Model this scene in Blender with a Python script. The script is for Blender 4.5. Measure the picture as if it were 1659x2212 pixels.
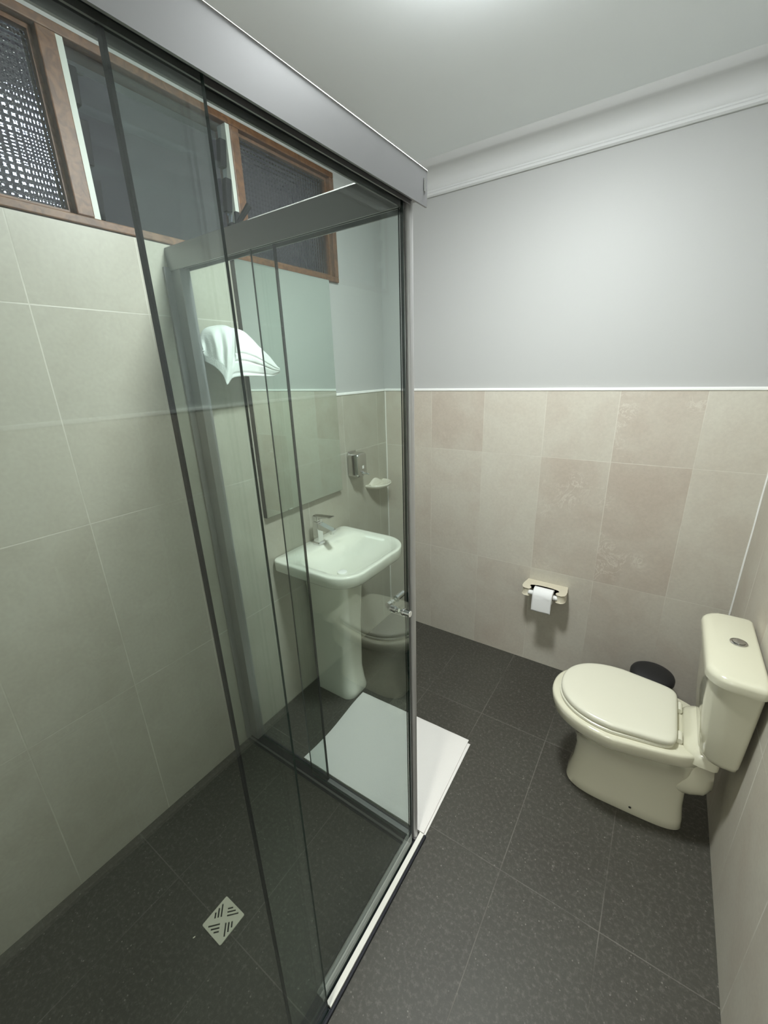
import bpy, bmesh, math, random
from mathutils import Vector, Matrix, noise

# ------------------------------------------------------------------ scene, camera, world, exposure
S = bpy.context.scene
for o in list(bpy.data.objects):
    bpy.data.objects.remove(o)
COL = S.collection
EXPOSURE = 0.06
LAMP_STRENGTH = 300.0
CORRIDOR_FILL = 155.0
LX, LY = 0.945, 1.03
LAMP_COLOR = (0.955, 1.0, 1.0)
WORLD_COLOR = (0.034, 0.032, 0.041)

CAM = Vector((1.3931, 0.0, 1.60))
YAW, PITCH, ROLL, FPX = 0.6006, -0.329, -0.0332, 893.5
fwd = Vector((-math.sin(YAW) * math.cos(PITCH), math.cos(YAW) * math.cos(PITCH), math.sin(PITCH)))
r0 = Vector((math.cos(YAW), math.sin(YAW), 0)); u0 = r0.cross(fwd)
right = math.cos(ROLL) * r0 + math.sin(ROLL) * u0
up = -math.sin(ROLL) * r0 + math.cos(ROLL) * u0
cd = bpy.data.cameras.new('camera')
cam = bpy.data.objects.new('camera', cd); COL.objects.link(cam)
M = Matrix((right, up, -fwd)).transposed().to_4x4(); M.translation = CAM
cam.matrix_world = M
cd.sensor_fit = 'HORIZONTAL'; cd.sensor_width = 36.0; cd.lens = FPX * 36.0 / 1659.0
cd.clip_start = 0.01
S.camera = cam

w = bpy.data.worlds.new('night_yard'); S.world = w; w.use_nodes = True
w.node_tree.nodes['Background'].inputs[0].default_value = (*WORLD_COLOR, 1)
w.node_tree.nodes['Background'].inputs[1].default_value = 1.0
S.view_settings.view_transform = 'Standard'; S.view_settings.look = 'None'
S.view_settings.exposure = EXPOSURE; S.view_settings.gamma = 1.0
S.view_settings.use_curve_mapping = False
S.cycles.max_bounces = 14; S.cycles.diffuse_bounces = 6; S.cycles.glossy_bounces = 6
S.cycles.transparent_max_bounces = 24; S.cycles.transmission_bounces = 8
S.cycles.use_denoising = True
S.cycles.caustics_reflective = False; S.cycles.caustics_refractive = False
S.cycles.sample_clamp_indirect = 4.0

D, XR, YN, ZC = 2.084, 1.745, -0.55, 2.48      # back wall, right wall, near wall, ceiling

# ------------------------------------------------------------------ materials
def nodes_of(name):
    m = bpy.data.materials.new(name); m.use_nodes = True
    nt = m.node_tree
    return m, nt, nt.nodes['Principled BSDF']

def mat(name, color, rough=0.5, metal=0.0, spec=0.5, coat=0.0, bump=None, sheen=0.0):
    m, nt, b = nodes_of(name)
    b.inputs['Base Color'].default_value = (*color, 1)
    b.inputs['Roughness'].default_value = rough
    b.inputs['Metallic'].default_value = metal
    b.inputs['Specular IOR Level'].default_value = spec
    b.inputs['Coat Weight'].default_value = coat
    b.inputs['Sheen Weight'].default_value = sheen
    if bump:
        sc, st, dist = bump
        n = nt.nodes.new('ShaderNodeTexNoise'); n.inputs['Scale'].default_value = sc; n.inputs['Detail'].default_value = 4
        g = nt.nodes.new('ShaderNodeNewGeometry')
        nt.links.new(g.outputs['Position'], n.inputs['Vector'])
        bp = nt.nodes.new('ShaderNodeBump'); bp.inputs['Strength'].default_value = st; bp.inputs['Distance'].default_value = dist
        nt.links.new(n.outputs['Fac'], bp.inputs['Height']); nt.links.new(bp.outputs['Normal'], b.inputs['Normal'])
    return m

class NB:
    """tiny node builder"""
    def __init__(s, nt): s.nt = nt
    def new(s, t, **k):
        n = s.nt.nodes.new(t)
        for a, v in k.items(): setattr(n, a, v)
        return n
    def link(s, a, b): s.nt.links.new(a, b)
    def val(s, sock, v):
        if isinstance(v, (int, float)): sock.default_value = v
        else: s.link(v, sock)
    def math(s, op, a, b=0.0, c=None):
        n = s.new('ShaderNodeMath', operation=op)
        s.val(n.inputs[0], a); s.val(n.inputs[1], b)
        if c is not None: s.val(n.inputs[2], c)
        return n.outputs[0]
    def mix(s, f, a, b, mode='MIX'):
        n = s.new('ShaderNodeMix', data_type='RGBA', blend_type=mode)
        s.val(n.inputs[0], f)
        for i, v in ((6, a), (7, b)):
            if isinstance(v, tuple): n.inputs[i].default_value = (*v, 1)
            else: s.link(v, n.inputs[i])
        return n.outputs[2]
    def noise(s, vec, scale, detail=4, rough=0.55, dist=0.0):
        n = s.new('ShaderNodeTexNoise'); s.link(vec, n.inputs['Vector'])
        n.inputs['Scale'].default_value = scale; n.inputs['Detail'].default_value = detail
        n.inputs['Roughness'].default_value = rough; n.inputs['Distortion'].default_value = dist
        return n.outputs['Fac']
    def smooth(s, v, a, b, lo=0.0, hi=1.0):
        n = s.new('ShaderNodeMapRange', interpolation_type='SMOOTHSTEP')
        s.val(n.inputs['Value'], v); n.inputs['From Min'].default_value = a; n.inputs['From Max'].default_value = b
        n.inputs['To Min'].default_value = lo; n.inputs['To Max'].default_value = hi
        return n.outputs[0]

def tile_material(name, ua, va, u0, pu, v0, pv, seed, col,  dark, vein, grout, gw, rough, specks=False, veins=0.55, grout_amt=0.5, spec=0.4, marked=()):
    m, nt, b = nodes_of(name); k = NB(nt)
    g = k.new('ShaderNodeNewGeometry'); pos = g.outputs['Position']
    sp = k.new('ShaderNodeSeparateXYZ'); k.link(pos, sp.inputs[0])
    U = k.math('DIVIDE', k.math('SUBTRACT', sp.outputs[ua], u0), pu)
    V = k.math('DIVIDE', k.math('SUBTRACT', sp.outputs[va], v0), pv)
    cu, cv = k.math('FLOOR', U), k.math('FLOOR', V)
    cell = k.new('ShaderNodeCombineXYZ'); k.link(cu, cell.inputs[0]); k.link(cv, cell.inputs[1]); cell.inputs[2].default_value = seed
    wn = k.new('ShaderNodeTexWhiteNoise', noise_dimensions='3D'); k.link(cell.outputs[0], wn.inputs['Vector'])
    r = wn.outputs['Value']
    # per-tile shifted coordinates so that the clouding breaks at the joints
    off = k.new('ShaderNodeVectorMath', operation='SCALE'); k.link(wn.outputs['Color'], off.inputs[0]); off.inputs['Scale'].default_value = 7.0
    add = k.new('ShaderNodeVectorMath', operation='ADD'); k.link(pos, add.inputs[0]); k.link(off.outputs[0], add.inputs[1])
    p = add.outputs[0]
    cloud = k.noise(p, 5.0, 5, 0.6, 0.6)
    mark = 0.0                                                  # the printed tiles with a browner cast and pale scrawls
    for (iu, iv) in marked:
        hit = k.math('MULTIPLY', k.math('COMPARE', cu, float(iu), 0.1), k.math('COMPARE', cv, float(iv), 0.1))
        mark = k.math('ADD', hit, mark)
    tone = k.math('ADD', k.math('MULTIPLY', r, 0.22), k.math('ADD', k.math('MULTIPLY', cloud, 0.85), k.math('MULTIPLY', mark, 0.22)))
    tone = k.smooth(tone, 0.25, 1.05)
    c = k.mix(tone, col, dark)
    # pale scrawled veins on some tiles only
    vn = k.noise(p, 11.0, 6, 0.65, 1.2)
    ridge = k.smooth(k.math('ABSOLUTE', k.math('SUBTRACT', vn, 0.5)), 0.0, 0.035, 1.0, 0.0)
    patch = k.smooth(k.noise(p, 4.0, 2), 0.52, 0.66)
    some = k.math('MAXIMUM', mark, 0.12)
    c = k.mix(k.math('MULTIPLY', k.math('MULTIPLY', ridge, patch), k.math('MULTIPLY', some, veins)), c, vein)
    fine = k.noise(pos, 90.0, 3)
    c = k.mix(0.10, c, k.mix(fine, (0.0, 0.0, 0.0), (1.0, 1.0, 1.0)), 'OVERLAY')
    if specks:
        vo = k.new('ShaderNodeTexVoronoi'); k.link(pos, vo.inputs['Vector']); vo.inputs['Scale'].default_value = 95.0
        vo.inputs['Randomness'].default_value = 1.0
        pick = k.smooth(k.noise(pos, 38.0, 2), 0.54, 0.66)
        dot = k.math('MULTIPLY', k.smooth(vo.outputs['Distance'], 0.10, 0.26, 1.0, 0.0), pick)
        c = k.mix(k.math('MULTIPLY', dot, 0.7), c, vein)
        mott = k.noise(pos, 80.0, 5, 0.75)
        c = k.mix(k.smooth(mott, 0.45, 0.8, 0.0, 0.35), c, vein)
    # joints
    fu = k.math('MULTIPLY', k.math('ABSOLUTE', k.math('SUBTRACT', k.math('FRACT', U), 0.5)), pu)
    fv = k.math('MULTIPLY', k.math('ABSOLUTE', k.math('SUBTRACT', k.math('FRACT', V), 0.5)), pv)
    ju = k.smooth(fu, pu / 2 - gw, pu / 2 - gw * 0.45)
    jv = k.smooth(fv, pv / 2 - gw, pv / 2 - gw * 0.45)
    j = k.math('MAXIMUM', ju, jv)
    wear = k.smooth(k.noise(pos, 3.0, 3), 0.38, 0.62, 0.15, 1.0)
    c = k.mix(k.math('MULTIPLY', j, k.math('MULTIPLY', wear, grout_amt)), c, grout)
    k.link(c, b.inputs['Base Color'])
    b.inputs['Roughness'].default_value = rough; b.inputs['Specular IOR Level'].default_value = spec
    h = k.math('SUBTRACT', k.math('MULTIPLY', k.noise(pos, 45.0, 5), 0.25), j)
    bp = k.new('ShaderNodeBump'); bp.inputs['Strength'].default_value = 0.25; bp.inputs['Distance'].default_value = 0.0012
    k.link(h, bp.inputs['Height']); k.link(bp.outputs['Normal'], b.inputs['Normal'])
    return m

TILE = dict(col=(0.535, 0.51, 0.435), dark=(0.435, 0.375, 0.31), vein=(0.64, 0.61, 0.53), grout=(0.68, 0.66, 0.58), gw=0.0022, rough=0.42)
TILE_DIM = dict(TILE, col=(0.405, 0.395, 0.33), dark=(0.31, 0.29, 0.235))  # same tile, colours darkened to offset strong lamp light on the left wall
M_TILE_L = tile_material('left_tile_dimmed', 1, 2, 0.1652, 0.305, -0.002, 0.597, 3.0, **TILE_DIM)
M_TILE_B = tile_material('back_tile', 0, 2, 0.004, 0.3015, -0.021, 0.60, 8.0, marked=((1, 2), (4, 2), (3, 1), (4, 1)), **TILE)
M_TILE_R = tile_material('right_tile', 1, 2, 1.847, 0.30, -0.01, 0.60, 5.0, grout_amt=1.0, **dict(TILE, grout=(0.74, 0.72, 0.65), gw=0.0032))
M_TILE_N = tile_material('near_tile', 0, 2, 0.1, 0.30, -0.01, 0.60, 6.0, **TILE)
M_FLOOR = tile_material('slate_floor', 0, 1, 1.16, 0.30, 0.96, 0.605, 2.0, col=(0.052, 0.051, 0.041), dark=(0.042, 0.039, 0.031),
                        vein=(0.24, 0.23, 0.20), grout=(0.17, 0.16, 0.14), gw=0.002, rough=0.5, specks=True, veins=0.0, grout_amt=0.55, spec=0.35)
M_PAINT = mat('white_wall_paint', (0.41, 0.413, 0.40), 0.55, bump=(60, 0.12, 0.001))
M_CEIL = mat('white_ceiling_paint', (0.88, 0.915, 0.92), 0.7, bump=(80, 0.08, 0.001))
M_CORN = mat('white_cornice_paint', (0.60, 0.605, 0.595), 0.65)
M_BEAD = mat('white_filler_bead', (0.80, 0.80, 0.77), 0.5)
M_CREAM = mat('cream_vitreous_china', (0.60, 0.585, 0.455), 0.12, coat=0.4)
M_SEAT = mat('cream_seat_plastic', (0.62, 0.61, 0.50), 0.22)
M_CHINA = mat('white_vitreous_china', (0.74, 0.75, 0.66), 0.08, coat=0.5)
M_DISH = mat('ivory_ceramic', (0.66, 0.64, 0.54), 0.2, coat=0.3)
M_HOLD = mat('beige_ceramic', (0.64, 0.59, 0.46), 0.18, coat=0.3)
M_CHROME = mat('polished_chrome', (0.72, 0.72, 0.72), 0.06, 1.0)
M_STEEL = mat('polished_steel', (0.55, 0.54, 0.52), 0.12, 1.0)
M_ALU = mat('satin_aluminium', (0.55, 0.55, 0.55), 0.40, 0.55)
M_ALU_W = mat('matt_aluminium', (0.27, 0.27, 0.275), 0.40, 0.68)
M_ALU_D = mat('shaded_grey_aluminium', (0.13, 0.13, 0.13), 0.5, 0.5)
M_SILL = mat('pale_sill_insert', (0.74, 0.74, 0.68), 0.4)
M_DARK = mat('dark_rubber_seal', (0.010, 0.011, 0.013), 0.6, spec=0.15)
M_CHAN = mat('dark_channel', (0.016, 0.018, 0.024), 0.5, spec=0.25)
M_BLACK = mat('black_bin_plastic', (0.011, 0.011, 0.012), 0.5)
M_HOLE = mat('dark_drain_hole', (0.004, 0.004, 0.004), 0.8)
M_PAPER = mat('white_tissue', (0.82, 0.82, 0.81), 0.9, bump=(220, 0.25, 0.002))
M_CORE = mat('card_core', (0.42, 0.36, 0.28), 0.9)
M_PLAST = mat('white_plastic', (0.78, 0.78, 0.75), 0.35)
M_GRATE = mat('pale_grate_plastic', (0.62, 0.61, 0.50), 0.4)
M_CLIP = mat('black_clip_plastic', (0.010, 0.010, 0.012), 0.6, spec=0.12)
M_WPAINT = mat('white_frame_paint', (0.52, 0.56, 0.50), 0.5)
M_DOOR = mat('white_painted_door', (0.68, 0.68, 0.65), 0.45)
M_TOWEL = mat('white_terry', (0.74, 0.755, 0.73), 0.95, sheen=0.4, bump=(420, 0.55, 0.003))
M_MAT = mat('white_mat_terry', (0.74, 0.725, 0.695), 0.95, sheen=0.3, bump=(500, 0.5, 0.002))
M_SOAP = mat('pale_chip', (0.75, 0.73, 0.6), 0.5)

def wood():
    m, nt, b = nodes_of('varnished_window_wood'); k = NB(nt)
    g = k.new('ShaderNodeNewGeometry')
    mp = k.new('ShaderNodeMapping'); k.link(g.outputs['Position'], mp.inputs[0]); mp.inputs['Scale'].default_value = (20, 6, 6)
    n = k.noise(mp.outputs[0], 6.0, 6, 0.6, 1.5)
    c = k.mix(k.smooth(n, 0.3, 0.7), (0.17, 0.080, 0.034), (0.085, 0.036, 0.015))
    k.link(c, b.inputs['Base Color']); b.inputs['Roughness'].default_value = 0.5
    return m
M_WOOD = wood()

def glass(name, tint, refl_ior=1.46, rough=0.0, bump=None):
    """thin sheet: every face lets light straight through with a slight tint and mirrors by Fresnel"""
    m = bpy.data.materials.new(name); m.use_nodes = True; nt = m.node_tree; nt.nodes.clear(); k = NB(nt)
    out = k.new('ShaderNodeOutputMaterial'); t = k.new('ShaderNodeBsdfTransparent'); t.inputs[0].default_value = (*tint, 1)
    gl = k.new('ShaderNodeBsdfGlossy'); gl.inputs['Roughness'].default_value = rough; gl.inputs[0].default_value = (0.95, 1.0, 0.97, 1)
    fr = k.new('ShaderNodeFresnel')                              # the node inverts its index on back faces: undo that for a sheet
    gb = k.new('ShaderNodeNewGeometry')
    k.link(k.math('ADD', refl_ior, k.math('MULTIPLY', gb.outputs['Backfacing'], 1.0 / refl_ior - refl_ior)), fr.inputs['IOR'])
    fac = fr.outputs[0]
    mx = k.new('ShaderNodeMixShader')
    if bump:
        pitch, dist = bump
        g = k.new('ShaderNodeNewGeometry'); sp = k.new('ShaderNodeSeparateXYZ'); k.link(g.outputs['Position'], sp.inputs[0])
        q = 2 * math.pi / pitch
        h = k.math('ADD', k.math('SINE', k.math('MULTIPLY', sp.outputs[1], q)), k.math('SINE', k.math('MULTIPLY', sp.outputs[2], q)))
        h = k.math('ADD', h, k.math('MULTIPLY', k.noise(g.outputs['Position'], 160.0, 2), 0.6))
        bp = k.new('ShaderNodeBump'); bp.inputs['Strength'].default_value = 1.0; bp.inputs['Distance'].default_value = dist
        k.link(h, bp.inputs['Height']); k.link(bp.outputs['Normal'], gl.inputs['Normal']); k.link(bp.outputs['Normal'], fr.inputs['Normal'])
        hh = k.smooth(h, -1.6, 2.0, 0.75, 1.15)
        tc = k.mix(1.0, tint, tint); n = k.new('ShaderNodeVectorMath', operation='SCALE'); n.inputs[0].default_value = tint
        k.link(hh, n.inputs['Scale']); k.link(n.outputs[0], t.inputs[0])
    k.link(fac, mx.inputs[0]); k.link(t.outputs[0], mx.inputs[1]); k.link(gl.outputs[0], mx.inputs[2])
    k.link(mx.outputs[0], out.inputs[0])
    return m
M_GLASS = glass('green_tinted_glass', (0.932, 0.960, 0.948))
def patterned(name, pattern):
    m = bpy.data.materials.new(name); m.use_nodes = True; nt = m.node_tree; nt.nodes.clear(); k = NB(nt)
    out = k.new('ShaderNodeOutputMaterial')
    rf = k.new('ShaderNodeBsdfRefraction'); rf.inputs['Color'].default_value = (0.93, 0.94, 0.97, 1); rf.inputs['IOR'].default_value = 1.5; rf.inputs['Roughness'].default_value = 0.03
    gl = k.new('ShaderNodeBsdfGlossy'); gl.inputs['Roughness'].default_value = 0.06
    mx = k.new('ShaderNodeMixShader'); mx.inputs[0].default_value = 0.07
    if pattern:
        g = k.new('ShaderNodeNewGeometry'); sp = k.new('ShaderNodeSeparateXYZ'); k.link(g.outputs['Position'], sp.inputs[0])
        q = 2 * math.pi / 0.0150
        h = k.math('ADD', k.math('SINE', k.math('MULTIPLY', sp.outputs[1], q)), k.math('SINE', k.math('MULTIPLY', sp.outputs[2], q)))
        h = k.math('ADD', h, k.math('MULTIPLY', k.noise(g.outputs['Position'], 130.0, 2), 0.8))
        bp = k.new('ShaderNodeBump'); bp.inputs['Strength'].default_value = 1.0; bp.inputs['Distance'].default_value = 0.0008
        k.link(h, bp.inputs['Height']); k.link(bp.outputs['Normal'], gl.inputs['Normal']); k.link(bp.outputs['Normal'], rf.inputs['Normal'])
    k.link(rf.outputs[0], mx.inputs[1]); k.link(gl.outputs[0], mx.inputs[2]); k.link(mx.outputs[0], out.inputs[0])
    return m
M_OBSC = patterned('patterned_obscure_glass', True)
M_OBSC_BACK = patterned('smooth_back_of_obscure_glass', False)
M_BLADE = glass('louvre_glass', (0.86, 0.88, 0.90))
M_EDGE = mat('dark_green_glass_edge', (0.012, 0.025, 0.022), 0.25)

m, nt, b = nodes_of('mirror_silver')
b.inputs['Metallic'].default_value = 1.0; b.inputs['Roughness'].default_value = 0.0
b.inputs['Base Color'].default_value = (0.72, 0.80, 0.75, 1); M_MIRROR = m
m, nt, b = nodes_of('lit_opal_diffuser')
b.inputs['Base Color'].default_value = (0.9, 0.9, 0.9, 1)
b.inputs['Emission Color'].default_value = (*LAMP_COLOR, 1); b.inputs['Emission Strength'].default_value = LAMP_STRENGTH
M_LAMP = m

m, nt, b = nodes_of('corridor_fill_diffuser')
b.inputs['Base Color'].default_value = (0.9, 0.9, 0.9, 1)
b.inputs['Emission Color'].default_value = (1.0, 0.97, 0.88, 1); b.inputs['Emission Strength'].default_value = CORRIDOR_FILL
M_FILL_LAMP = m
m, nt, b = nodes_of('cool_lit_globe')
b.inputs['Base Color'].default_value = (0.9, 0.9, 0.9, 1)
b.inputs['Emission Color'].default_value = (0.80, 0.84, 1.0, 1); b.inputs['Emission Strength'].default_value = 6.0
M_LAMP2 = m

# ------------------------------------------------------------------ geometry helpers
def wloc(o):
    v = Vector((0, 0, 0))
    while o is not None:
        v += o.location; o = o.parent
    return v

def obj(name, bm, m, parent=None, smooth=False, angle=40, origin=None, mats=None):
    me = bpy.data.meshes.new(name)
    if parent is not None: off = wloc(parent)
    elif origin is not None: off = Vector(origin)
    else: off = Vector((0, 0, 0))
    bmesh.ops.recalc_face_normals(bm, faces=bm.faces[:])
    bmesh.ops.translate(bm, verts=bm.verts[:], vec=-off)
    bm.to_mesh(me); bm.free()
    for mm in (mats or [m]): me.materials.append(mm)
    if smooth:
        for p in me.polygons: p.use_smooth = True
        me.set_sharp_from_angle(angle=math.radians(angle))
    o = bpy.data.objects.new(name, me); COL.objects.link(o)
    if parent is not None: o.parent = parent
    else: o.location = off
    return o

def tag(o, label, cat, group=None, kind=None):
    if label: o['label'] = label
    if cat: o['category'] = cat
    if group: o['group'] = group
    if kind: o['kind'] = kind
    return o

def thing(name, loc, label, cat, group=None, kind=None):
    o = bpy.data.objects.new(name, None); COL.objects.link(o); o.location = loc
    o.empty_display_size = 0.05
    return tag(o, label, cat, group, kind)

def box(bm, x0, x1, y0, y1, z0, z1, bev=0.0, seg=2):
    r = bmesh.ops.create_cube(bm, size=1.0)
    vs = r['verts']
    for v in vs:
        v.co = Vector(((x0 + x1) / 2 + v.co.x * (x1 - x0), (y0 + y1) / 2 + v.co.y * (y1 - y0), (z0 + z1) / 2 + v.co.z * (z1 - z0)))
    if bev > 0:
        es = list({e for v in vs for e in v.link_edges})
        bmesh.ops.bevel(bm, geom=es, offset=bev, segments=seg, affect='EDGES', profile=0.5)
    return bm

def B(*a, **k): return box(bmesh.new(), *a, **k)

def loft(bm, rings, cap0=True, cap1=True, closed=True):
    vr = [[bm.verts.new(p) for p in r] for r in rings]
    n = len(vr[0])
    for a, b2 in zip(vr, vr[1:]):
        for i in range(n if closed else n - 1):
            j = (i + 1) % n
            bm.faces.new((a[i], a[j], b2[j], b2[i]))
    if cap0: bm.faces.new(list(reversed(vr[0])))
    if cap1: bm.faces.new(vr[-1])
    return bm

def rrect(x0, x1, y0, y1, r, z, n=8):
    """rounded rectangle ring; r = (back-near, front-near, front-far, back-far) where back is x0 and near is y0"""
    if isinstance(r, (int, float)): r = (r,) * 4
    pts = []
    for (cx, cy, a0, rr) in ((x0, y0, 180, r[0]), (x1, y0, 270, r[1]), (x1, y1, 0, r[2]), (x0, y1, 90, r[3])):
        sx = 1 if cx == x0 else -1; sy = 1 if cy == y0 else -1
        ox, oy = cx + sx * rr, cy + sy * rr
        for i in range(n + 1):
            a = math.radians(a0 + 90 * i / n)
            pts.append((ox + rr * math.cos(a), oy + rr * math.sin(a), z))
    return pts

def tube(bm, pts, r, n=16, cap=True):
    pts = [Vector(p) for p in pts]
    rs = r if isinstance(r, (list, tuple)) else [r] * len(pts)
    rings = []; ref = None
    for i, p in enumerate(pts):
        t = (pts[min(i + 1, len(pts) - 1)] - pts[max(i - 1, 0)]).normalized()
        if ref is None:
            ref = Vector((0, 0, 1)) if abs(t.z) < 0.9 else Vector((1, 0, 0))
        a = t.cross(ref).normalized(); c = a.cross(t).normalized(); ref = c
        rings.append([p + rs[i] * (math.cos(2 * math.pi * k / n) * a + math.sin(2 * math.pi * k / n) * c) for k in range(n)])
    return loft(bm, rings, cap, cap)

def lathe(bm, prof, c, n=40, cap0=True, cap1=True):
    return loft(bm, [[(c[0] + r * math.cos(2 * math.pi * k / n), c[1] + r * math.sin(2 * math.pi * k / n), z) for k in range(n)] for r, z in prof], cap0, cap1)

def struct(name, bm, m, label=None, parent=None, smooth=False):
    o = obj(name, bm, m, parent, smooth)
    if parent is None: tag(o, label, name.split('_')[0] if name.split('_')[0] != 'trim' else 'trim', kind='structure')
    return o

# ------------------------------------------------------------------ room shell
TB = 1.488                                     # tile top on the half-tiled walls
struct('floor', B(-0.15, 2.45, -2.15, D + 0.15, -0.10, 0.0), M_FLOOR, 'dark grey speckled slate tile floor of the bathroom')
struct('ceiling', B(-0.15, 2.45, -2.15, D + 0.15, ZC, ZC + 0.10), M_CEIL, 'plain white painted bathroom ceiling')

WY0, WY1, WZ0, WZ1 = -0.40, 1.716, 1.998, 2.428   # window opening
bm = bmesh.new()
XP = -0.008
box(bm, -0.15, XP, YN - 0.15, D + 0.15, 0, WZ0); box(bm, -0.15, XP, YN - 0.15, D + 0.15, WZ1, ZC)
box(bm, -0.15, XP, YN - 0.15, WY0, WZ0, WZ1); box(bm, -0.15, XP, WY1, D + 0.15, WZ0, WZ1)
wl = struct('wall_left', bm, M_PAINT, 'window wall with beige tiles to the sill beside the shower')
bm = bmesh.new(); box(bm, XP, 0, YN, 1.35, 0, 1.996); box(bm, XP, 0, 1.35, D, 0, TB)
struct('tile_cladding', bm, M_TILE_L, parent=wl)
wb = struct('wall_back', B(-0.008, XR + 0.15, D + 0.008, D + 0.15, 0, ZC), M_PAINT, 'white upper wall over beige tiles behind the paper roll')
struct('tile_cladding', B(0, XR, D, D + 0.008, 0, TB), M_TILE_B, parent=wb)
wr = struct('wall_right', B(XR + 0.008, XR + 0.15, YN - 0.15, D + 0.008, 0, ZC), M_PAINT, 'half-tiled wall behind the toilet cistern')
struct('tile_cladding', B(XR, XR + 0.008, YN, D, 0, TB), M_TILE_R, parent=wr)
DX0, DX1, DZ = 0.99, 1.70, 2.05                                  # unseen doorway behind the camera, open to the added corridor fill light
bm = bmesh.new(); box(bm, -0.008, DX0, YN - 0.15, YN - 0.008, 0, ZC); box(bm, DX1, XR + 0.008, YN - 0.15, YN - 0.008, 0, ZC); box(bm, DX0, DX1, YN - 0.15, YN - 0.008, DZ, ZC)
wn_ = struct('wall_near', bm, M_PAINT, 'half-tiled wall with the doorway behind the camera')
struct('tile_cladding', B(0, DX0 - 0.06, YN - 0.008, YN, 0, TB), M_TILE_N, parent=wn_)
bm = bmesh.new(); box(bm, 0.15, 2.45, -2.15, -2.0, 0, ZC); box(bm, 0.15, 0.30, -2.0, YN - 0.15, 0, ZC); box(bm, 2.30, 2.45, -2.0, YN - 0.15, 0, ZC)
box(bm, XR + 0.15, 2.30, YN - 0.15, YN - 0.05, 0, ZC)
struct('wall_corridor', bm, M_CEIL, 'unseen white corridor walls around the added fill lamp')

def bead(name, x0, x1, y0, y1, label):
    bm = B(x0, x1, y0, y1, TB, TB + 0.013, 0.003)
    for v in bm.verts:
        v.co.z += 0.0012 * noise.noise(v.co * 9)
    struct(name, bm, M_BEAD, label)
bead('trim_1', 0.0, XR, D - 0.004, D + 0.009, 'thin white bead along the tile top on the back wall')
bead('trim_2', -0.009, 0.004, 1.352, D - 0.004, 'thin white bead along the tile top right of the mirror')
bead('trim_3', XR - 0.004, XR + 0.009, YN, D - 0.004, 'thin white bead along the tile top over the cistern')

def joint(name, x, y, label, r=0.0038):
    bm = bmesh.new(); pts = [(x + 0.0015 * noise.noise(Vector((x, y, z * 6))), y, z) for z in [TB * i / 40 for i in range(41)]]
    tube(bm, pts, r, 8); struct(name, bm, M_BEAD, label, smooth=True)
joint('trim_6', XR - 0.001, D - 0.001, 'white grout joint up the corner behind the cistern')
joint('trim_7', 0.0005, D - 0.0005, 'white grout joint up the corner beside the soap dish', 0.0020)

def cornice(name, along, label):
    # profile: (distance out of the wall, z)
    pr = [(-0.004, 2.372), (0.010, 2.372), (0.016, 2.378), (0.016, 2.386), (0.010, 2.392), (0.010, 2.398), (0.014, 2.402)]
    for i in range(1, 9):
        a = math.radians(90 * i / 8)
        pr.append((0.014 + 0.070 * (1 - math.cos(a)), 2.402 + 0.058 * math.sin(a)))
    pr += [(0.092, 2.463), (0.112, ZC), (-0.004, ZC)]
    bm = bmesh.new()
    if along == 'back': rings = [[(x, D + 0.008 - d, z) for d, z in pr] for x in (-0.008, XR)]
    else: rings = [[(XR + 0.008 - d, y, z) for d, z in pr] for y in (YN, D)]
    loft(bm, rings)
    struct(name, bm, M_CORN, label, smooth=True)
cornice('trim_4', 'back', 'white plaster cove cornice over the back wall')
cornice('trim_5', 'right', 'white plaster cove cornice over the right wall')

bm = bmesh.new()
box(bm, DX0 - 0.05, DX0, YN - 0.155, YN + 0.012, 0, DZ + 0.05); box(bm, DX1, DX1 + 0.042, YN - 0.155, YN + 0.012, 0, DZ + 0.05); box(bm, DX0, DX1, YN - 0.155, YN + 0.012, DZ, DZ + 0.05)
tag(obj('door_1', bm, M_DOOR), 'white painted door frame of the open doorway', 'door', kind='structure')

# ------------------------------------------------------------------ window
win = obj('window_1', bmesh.new(), M_WOOD); tag(win, 'high wooden window with patterned panes and glass louvres over the shower', 'window', kind='structure')
FX0, FX1 = -0.075, 0.006
me = win.data
bm = bmesh.new()
box(bm, FX0, FX1, WY0, WY1, WZ0, WZ0 + 0.022, 0.003)          # bottom rail
box(bm, FX0, FX1, WY0, WY1, WZ1 - 0.022, WZ1, 0.003)          # top rail
for a, b2 in ((WY0, WY0 + 0.028), (0.085, 0.125), (0.632, 0.675), (1.176, 1.212), (1.690, WY1)):
    box(bm, FX0, FX1, a, b2, WZ0 + 0.022, WZ1 - 0.022, 0.003)
bm.to_mesh(me); bm.free()
ZP0, ZP1 = WZ0 + 0.022, WZ1 - 0.022
for a, b2 in ((0.125, 0.632), (1.212, 1.690)):
    bm = B(-0.036, -0.031, a, b2, ZP0, ZP1); bm.normal_update()
    for f in bm.faces: f.material_index = 0 if f.normal.x > 0.9 else 1
    obj('pane', bm, None, win, mats=[M_OBSC, M_OBSC_BACK])
    bm = bmesh.new()                                           # thin glazing beads
    box(bm, -0.031, -0.016, a, a + 0.010, ZP0, ZP1); box(bm, -0.031, -0.016, b2 - 0.010, b2, ZP0, ZP1)
    box(bm, -0.031, -0.016, a + 0.010, b2 - 0.010, ZP0, ZP0 + 0.010); box(bm, -0.031, -0.016, a + 0.010, b2 - 0.010, ZP1 - 0.010, ZP1)
    obj('glazing_bead', bm, M_WOOD, win)
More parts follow.
